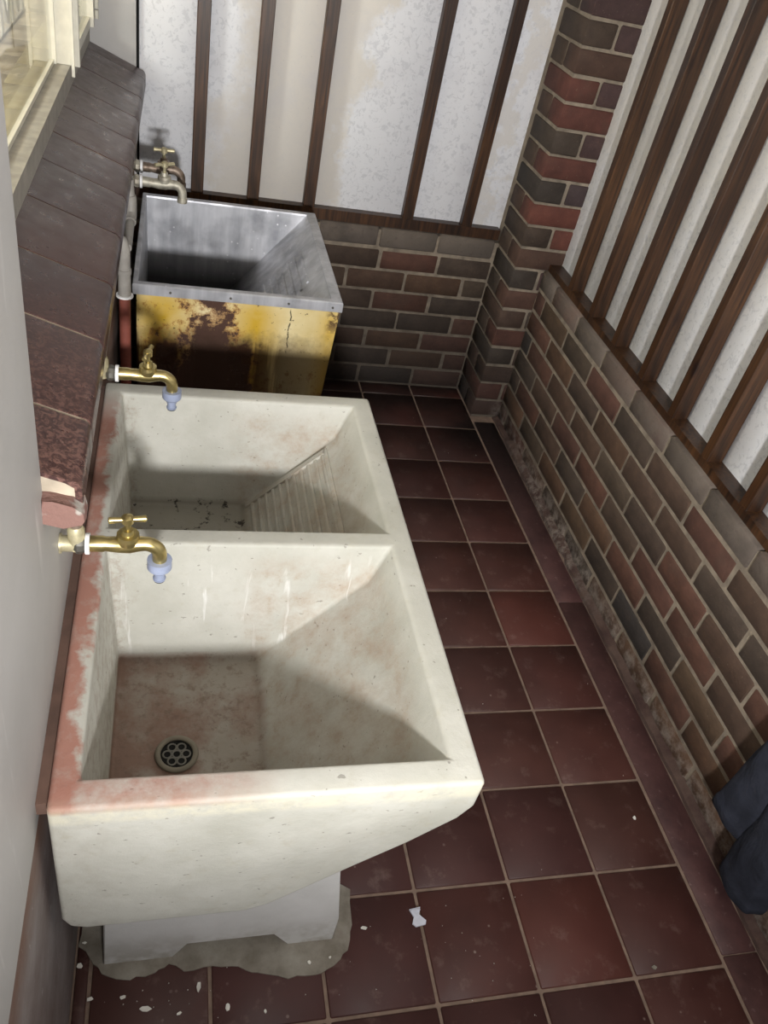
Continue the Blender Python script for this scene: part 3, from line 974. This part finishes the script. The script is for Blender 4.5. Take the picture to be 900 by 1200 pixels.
# ------------------------------------------------------------------ taps
def tap(loc, label, body, handle, fitting, connector, hrot=0.0, tilt=0.0, scale=1.0):
    t = empty('tap', loc, label, 'tap', 'bib taps along the left wall')
    t.scale = (scale,) * 3
    q = lambda o: o
    pts = [(0.012, 0, 0), (0.030, 0, 0), (0.034, 0, 0.0), (0.052, 0, -0.001), (0.068, 0, 0.0), (0.082, 0, 0.001)] + [tuple(p) for p in arc((0.090, 0, -0.021), (0, 0, 1), (1, 0, 0), 0.0225, 7)] + [(0.1125, 0, -0.033)]
    rad = [0.0125, 0.0125, 0.0112, 0.0128, 0.0142, 0.0118] + [0.0112] * 8 + [0.0112]
    obj('tap_body', tube(pts, rad, 16), body, t)
    bn = bmesh.new()
    sweep(bn, [(0.066, 0, 0.004), (0.066, 0, 0.014), (0.066, 0, 0.0141), (0.066, 0, 0.021), (0.066, 0, 0.0215), (0.066, 0, 0.030)], [0.0155, 0.0162, 0.0175, 0.0165, 0.0105, 0.0085], 12)
    obj('bonnet', finish(bn, 'bonnet', 30), body, t)
    hb = bmesh.new()
    sweep(hb, [(0, 0, 0), (0, 0, 0.018)], [0.0045, 0.0042], 10)
    sweep(hb, [(0, 0, 0.014), (0, 0, 0.016), (0, 0, 0.026), (0, 0, 0.029)], [0.006, 0.009, 0.009, 0.005], 10)
    for s in (-1, 1):
        sweep(hb, [(0, 0, 0.0215), (s * 0.010, 0, 0.0215), (s * 0.026, 0, 0.0215), (s * 0.0275, 0, 0.0215)], [0.0042, 0.0042, 0.0052, 0.0035], 10)
    obj('handle', finish(hb, 'handle', 40), handle, t, (0.066, 0, 0.028), (0, 0, hrot))
    nt = bmesh.new()
    sweep(nt, [(-0.012, 0, 0), (-0.006, 0, 0), (0.0, 0, 0), (0.0045, 0, 0)], [0.011, 0.0160, 0.0160, 0.0135], 10)
    obj('wall_nut', finish(nt, 'nut', 30), fitting, t)
    obj('washer', tube([(0.0055, 0, 0), (0.0115, 0, 0)], 0.0165, 18), TAPE, t)
    if connector:
        cn = bmesh.new()
        sweep(cn, [(0.1125, 0, -0.031), (0.1125, 0, -0.0312), (0.1125, 0, -0.047), (0.1125, 0, -0.0505), (0.1125, 0, -0.0508), (0.1125, 0, -0.060), (0.1125, 0, -0.0602), (0.1125, 0, -0.070), (0.1125, 0, -0.0702), (0.1125, 0, -0.073)],
              [0.0145, 0.0190, 0.0190, 0.0165, 0.0105, 0.0100, 0.0085, 0.0085, 0.0102, 0.0098], 20)
        c = obj('hose_connector', finish(cn, 'hose_connector', 30), PLASTIC, t)
        c['label'] = 'grey-blue plastic hose connector'
        obj('seal', tube([(0.1125, 0, -0.0732), (0.1125, 0, -0.0755)], 0.0088, 14), RUBBER, c)
    else:
        obj('spout_lip', tube([(0.1125, 0, -0.030), (0.1125, 0, -0.042)], [0.0128, 0.0132], 16), body, t)
    return t
tap((-1.134, 0.395, 0.897), 'brass tap with grey-blue hose connector over the near basin', BRASS, BRASS, NICKEL, True, 0.12)
tap((-1.122, 0.885, 0.898), 'brass tap with grey-blue hose connector over the far concrete basin', BRASS, BRASS, NICKEL, True, 1.35)
tap((-1.118, 1.885, 0.928), 'scaled grey tap, nearer of the pair over the steel trough', GREYTAP, PALEBRASS, GREYTAP, False, 0.5, 0, 1.10)
tap((-1.122, 2.010, 0.928), 'tarnished tap with pale handle, farther of the pair by the back wall', COPPER, PALEBRASS, GREYTAP, False, 0.1, 0, 1.10)

sp = empty('supply_pipe', (-1.140, 1.2, 0.95), 'thin copper water pipe running under the sill edge to the taps', 'pipe')
SO = (1.140, -1.2, -0.95)
obj('pipe', tube([(-1.140, 0.395, 0.905)] + [(-1.140, 0.395, 0.97), (-1.138, 0.398, 0.985)] + [tuple(p) for p in arc((-1.138, 0.425, 0.99), (0, -1, 0), (0, 0, 1), 0.026, 5)] + [(-1.138, 1.2, 1.016), (-1.138, 2.05, 1.016)], 0.0085, 10), COPPER, sp, SO)
for y in (0.885, 1.885, 2.010):
    obj('branch', tube([(-1.141, y, 1.016), (-1.141, y, 0.90)], 0.008, 10), COPPER, sp, SO)
for y in (0.395, 0.885):
    tee = bmesh.new()
    sweep(tee, [(-1.162, y, 0.897), (-1.146, y, 0.897), (-1.1445, y, 0.897)], [0.0125, 0.0125, 0.013], 12)
    sweep(tee, [(-1.141, y, 0.890), (-1.141, y, 0.925), (-1.141, y, 0.932)], [0.0125, 0.0125, 0.0095], 12)
    obj('tee_fitting', finish(tee, 'tee', 40), PALEBRASS, sp, SO)
    obj('wall_flange', tube([(-1.1648, y, 0.897), (-1.162, y, 0.897)], 0.0155, 16), PALEBRASS, sp, SO)
vp = empty('drop_pipe', (-1.135, 1.505, 0), 'short upright pipe beside the steel trough, grey above and red below', 'pipe')
obj('upper_pipe', tube([(0, 0, 0.762), (0, 0, 0.82), (0, 0, 0.8201), (0, 0, 0.832), (0, 0, 0.8321), (0, 0, 0.885), (-0.006, 0, 0.905), (-0.02, 0, 0.915)], [0.0165, 0.0155, 0.018, 0.018, 0.0155, 0.015, 0.015, 0.014], 14), GREYPAINT, vp)
obj('lower_pipe', tube([(0, 0, 0.0005), (0, 0, 0.757)], 0.0145, 14), REDPAINT, vp)
obj('collar', tube([(0, 0, 0.757), (0, 0, 0.762)], 0.022, 16), TAPE, vp)
gp = empty('grey_elbow_pipe', (-1.137, 1.70, 0.86), 'grey painted pipe with an elbow running behind the steel trough rim', 'pipe')
obj('pipe', tube([(0, 0.10, 0.10), (0.004, 0.10, 0.03), (0.004, 0.085, 0.005), (0.004, 0.05, -0.004), (0.004, -0.10, -0.012)], 0.012, 12), GREYPAINT, gp)
obj('elbow', tube([(0.002, 0.10, 0.055), (0.004, 0.10, 0.03), (0.004, 0.087, 0.006), (0.004, 0.055, -0.003)], 0.0165, 12), GREYPAINT, gp)

# ------------------------------------------------------------------ flakes of paint and a broken clip on the floor
def flake(sx, sy, seed):
    r = random.Random(seed)
    n = r.choice((5, 6, 7))
    bm = bmesh.new()
    pts = []
    for i in range(n):
        a = 2 * math.pi * i / n + r.uniform(-.25, .25)
        k = r.uniform(.7, 1.05)
        pts.append((sx * k * math.cos(a), sy * k * math.sin(a)))
    top = [bm.verts.new((x, y, 0.0022 + r.uniform(0, .0012))) for x, y in pts]
    bot = [bm.verts.new((x * .96, y * .96, 0.0)) for x, y in pts]
    bm.faces.new(top); bm.faces.new(bot[::-1])
    for i in range(n):
        bm.faces.new((top[i], bot[i], bot[(i + 1) % n], top[(i + 1) % n]))
    return finish(bm, 'flake')
FL = [(-1.029, 0.061, .013, .0065, 'largest white paint flake, at the bottom edge left of the sink foot'),
      (-0.929, 0.089, .005, .012, 'narrow upright white flake on the joint below the sink foot'),
      (-1.155, 0.152, .006, .006, 'rounded white flake against the left wall below the sink'),
      (-1.150, 0.195, .0055, .003, 'small white flake beside the left corner of the sink stand'),
      (-1.131, 0.090, .007, .004, 'pale flake on the dark tile near the left wall foot'),
      (-1.071, 0.087, .007, .004, 'long white flake between the left wall and the largest flake'),
      (-0.874, 0.046, .005, .008, 'white flake on the tile at the bottom edge right of the joint'),
      (-0.966, 0.046, .006, .003, 'split white crumb right of the largest flake'),
      (-0.803, 0.030, .003, .004, 'tiny white crumb at the bottom edge below the sink stand'),
      (-0.583, 0.165, .008, .004, 'flat white flake right of the sink stand on a bare tile'),
      (0.162, 0.362, .005, .006, 'lone white crumb on the tile near the brick wall'),
      (0.051, 0.014, .007, .006, 'grey flattened spot of plaster on the near right tile joint'),
      (-0.664, 0.113, .0035, .003, 'white crumb on the cement smear under the right stand foot'),
      (-0.708, 0.108, .004, .0045, 'white crumb on the cement smear below the stand')]
for i, (x, y, a, b, lab) in enumerate(FL):
    z = 0.0045 if -0.72 < x < -0.66 else 0.0012
    o = obj('paint_flake', flake(a, b, 11 + i), FLAKE if 'grey' not in lab else SMEAR, None, (x, y, z), (0, 0, rng.uniform(-.3, .3)))
    o['label'] = lab
    o['category'] = 'paint flake'
    o['group'] = 'paint flakes on the floor'
def specks():
    bm = bmesh.new()
    r = random.Random(9)
    for i in range(90):
        if r.random() < 0.6:
            x, y = r.uniform(-1.15, -0.2), r.uniform(-0.05, 0.2)
        else:
            x, y = r.uniform(-0.5, 0.22), r.uniform(-0.05, 2.2)
        s = r.uniform(.0007, .0018)
        if x < -0.58 and y > 0.13:
            continue
        vs = [bm.verts.new((x + s * math.cos(t), y + s * math.sin(t), 0.0016)) for t in (0, 1.9, 4.0)]
        ap = bm.verts.new((x, y, 0.0016 + s))
        for k in range(3):
            bm.faces.new((vs[k], vs[(k + 1) % 3], ap))
    return finish(bm, 'specks')
o = obj('paint_specks', specks(), FLAKE)
o['kind'] = 'stuff'; o['label'] = 'tiny white paint specks scattered over the red tiles'; o['category'] = 'debris'
def clip():
    bm = bmesh.new()
    pr = [(-0.014, 0.017), (0.012, 0.020), (0.006, 0.004), (0.019, -0.010), (0.016, -0.018), (-0.006, -0.021), (-0.013, -0.014), (-0.007, 0.0)]
    a = [bm.verts.new((x, y, 0.004)) for x, y in pr]
    b = [bm.verts.new((x, y, 0)) for x, y in pr]
    bm.faces.new(a); bm.faces.new(b[::-1])
    for i in range(len(pr)):
        j = (i + 1) % len(pr)
        bm.faces.new((a[i], b[i], b[j], a[j]))
    box(bm, -0.012, 0.010, 0.012, 0.015, 0.004, 0.0065)
    return finish(bm, 'clip')
o = obj('plastic_clip', clip(), CLIP, None, (-0.462, 0.176, 0.0012))
o['label'] = 'broken white plastic clip lying on the tile joint beside the sink'; o['category'] = 'plastic clip'

# ------------------------------------------------------------------ trousers hanging against the brick wall
peg = empty('coat_peg', (0.3605, 0.185, 0.99), 'plain steel peg on a batten above the hanging navy trousers', 'peg')
obj('shank', tube([(0.0, 0, 0), (-0.055, 0, 0), (-0.062, 0, 0.003), (-0.066, 0, 0.018)], [0.005, 0.005, 0.005, 0.006], 8), NICKEL, peg)
obj('plate', tube([(0.0, 0, 0), (-0.003, 0, 0)], 0.014, 12), NICKEL, peg)
tr = empty('trousers', (0.300, 0.185, 0.0), 'dark navy trousers hanging by the brick wall, two leg ends at the right edge', 'trousers')
def leg_tube(y0, y1, z0, lean, seed, topz=0.80):
    """one hanging trouser leg: flattened, creased tube, open at the hem, with a turned-up stitched band"""
    r = random.Random(seed)
    ph = [r.uniform(0, 6.28) for _ in range(6)]
    N = 40
    def ring(z, grow):
        t = (z - z0) / (topz - z0)
        cy = (y0 + y1) / 2 * (1 - t) + (0.185 + (0.045 if (y0 + y1) / 2 > 0.185 else -0.045)) * t
        hy = (y1 - y0) / 2 * (1 + 0.04 * math.sin(5 * z + ph[0])) * (1 - t) + 0.075 * t
        hx = 0.037 + 0.006 * math.sin(9 * z + ph[1])
        out = []
        for k in range(N):
            a = 2 * math.pi * k / N
            ca, sa = math.cos(a), math.sin(a)
            f = 1 + 0.05 * math.sin(3 * a + 11 * z + ph[2]) + 0.035 * math.sin(7 * a - 23 * z + ph[3]) + 0.03 * math.sin(31 * z + 2 * a + ph[4])
            x = -math.copysign(abs(ca) ** 0.75, ca) * hx * f * grow
            y = math.copysign(abs(sa) ** 0.8, sa) * hy * f * grow
            out.append((x + lean * (z - z0), cy + y - 0.185, z))
        return out
    bm = bmesh.new()
    zs = [z0 + 0.03, z0 + 0.006, z0, z0 - 0.002, z0, z0 + 0.020, z0 + 0.0235, z0 + 0.026]
    gs = [0.93, 0.93, 0.95, 0.99, 1.03, 1.035, 1.02, 0.99]
    zs += [z0 + 0.03 + (topz - z0 - 0.03) * (i + 1) / 26 for i in range(26)]
    gs += [1.0] * 26
    rows = [[bm.verts.new(p) for p in ring(z, g)] for z, g in zip(zs, gs)]
    for a, b in zip(rows, rows[1:]):
        for k in range(N):
            bm.faces.new((a[k], a[(k + 1) % N], b[(k + 1) % N], b[k]))
    bm.faces.new(rows[-1])
    return finish(bm, 'leg', 60)
obj('trouser_leg', leg_tube(0.196, 0.305, 0.185, 0.0, 4), CLOTH, tr)
obj('trouser_leg', leg_tube(0.070, 0.196, 0.085, 0.0, 8), CLOTH, tr)
def seat_part():
    bm = bmesh.new()
    rows = []
    N = 36
    for i in range(12):
        t = i / 11
        z = 0.66 + 0.33 * t
        hy = 0.125 - 0.075 * t ** 1.4
        hx = 0.038 - 0.012 * t
        rows.append([bm.verts.new(((-math.cos(2 * math.pi * k / N)) * hx * (1 + 0.08 * math.sin(5 * k / N * 6.28 + 9 * z)) - 0.012 * t, math.sin(2 * math.pi * k / N) * hy * (1 + 0.05 * math.sin(3 * k / N * 6.28 + 14 * z)), z)) for k in range(N)])
    for a, b in zip(rows, rows[1:]):
        for k in range(N):
            bm.faces.new((a[k], a[(k + 1) % N], b[(k + 1) % N], b[k]))
    bm.faces.new(rows[0]); bm.faces.new(rows[-1][::-1])
    return finish(bm, 'seat', 60)
obj('trouser_seat', seat_part(), CLOTH, tr)
obj('waistband', boxes([(-0.036, 0.014, -0.055, 0.055, 0.985, 1.02)]), CLOTH, tr)
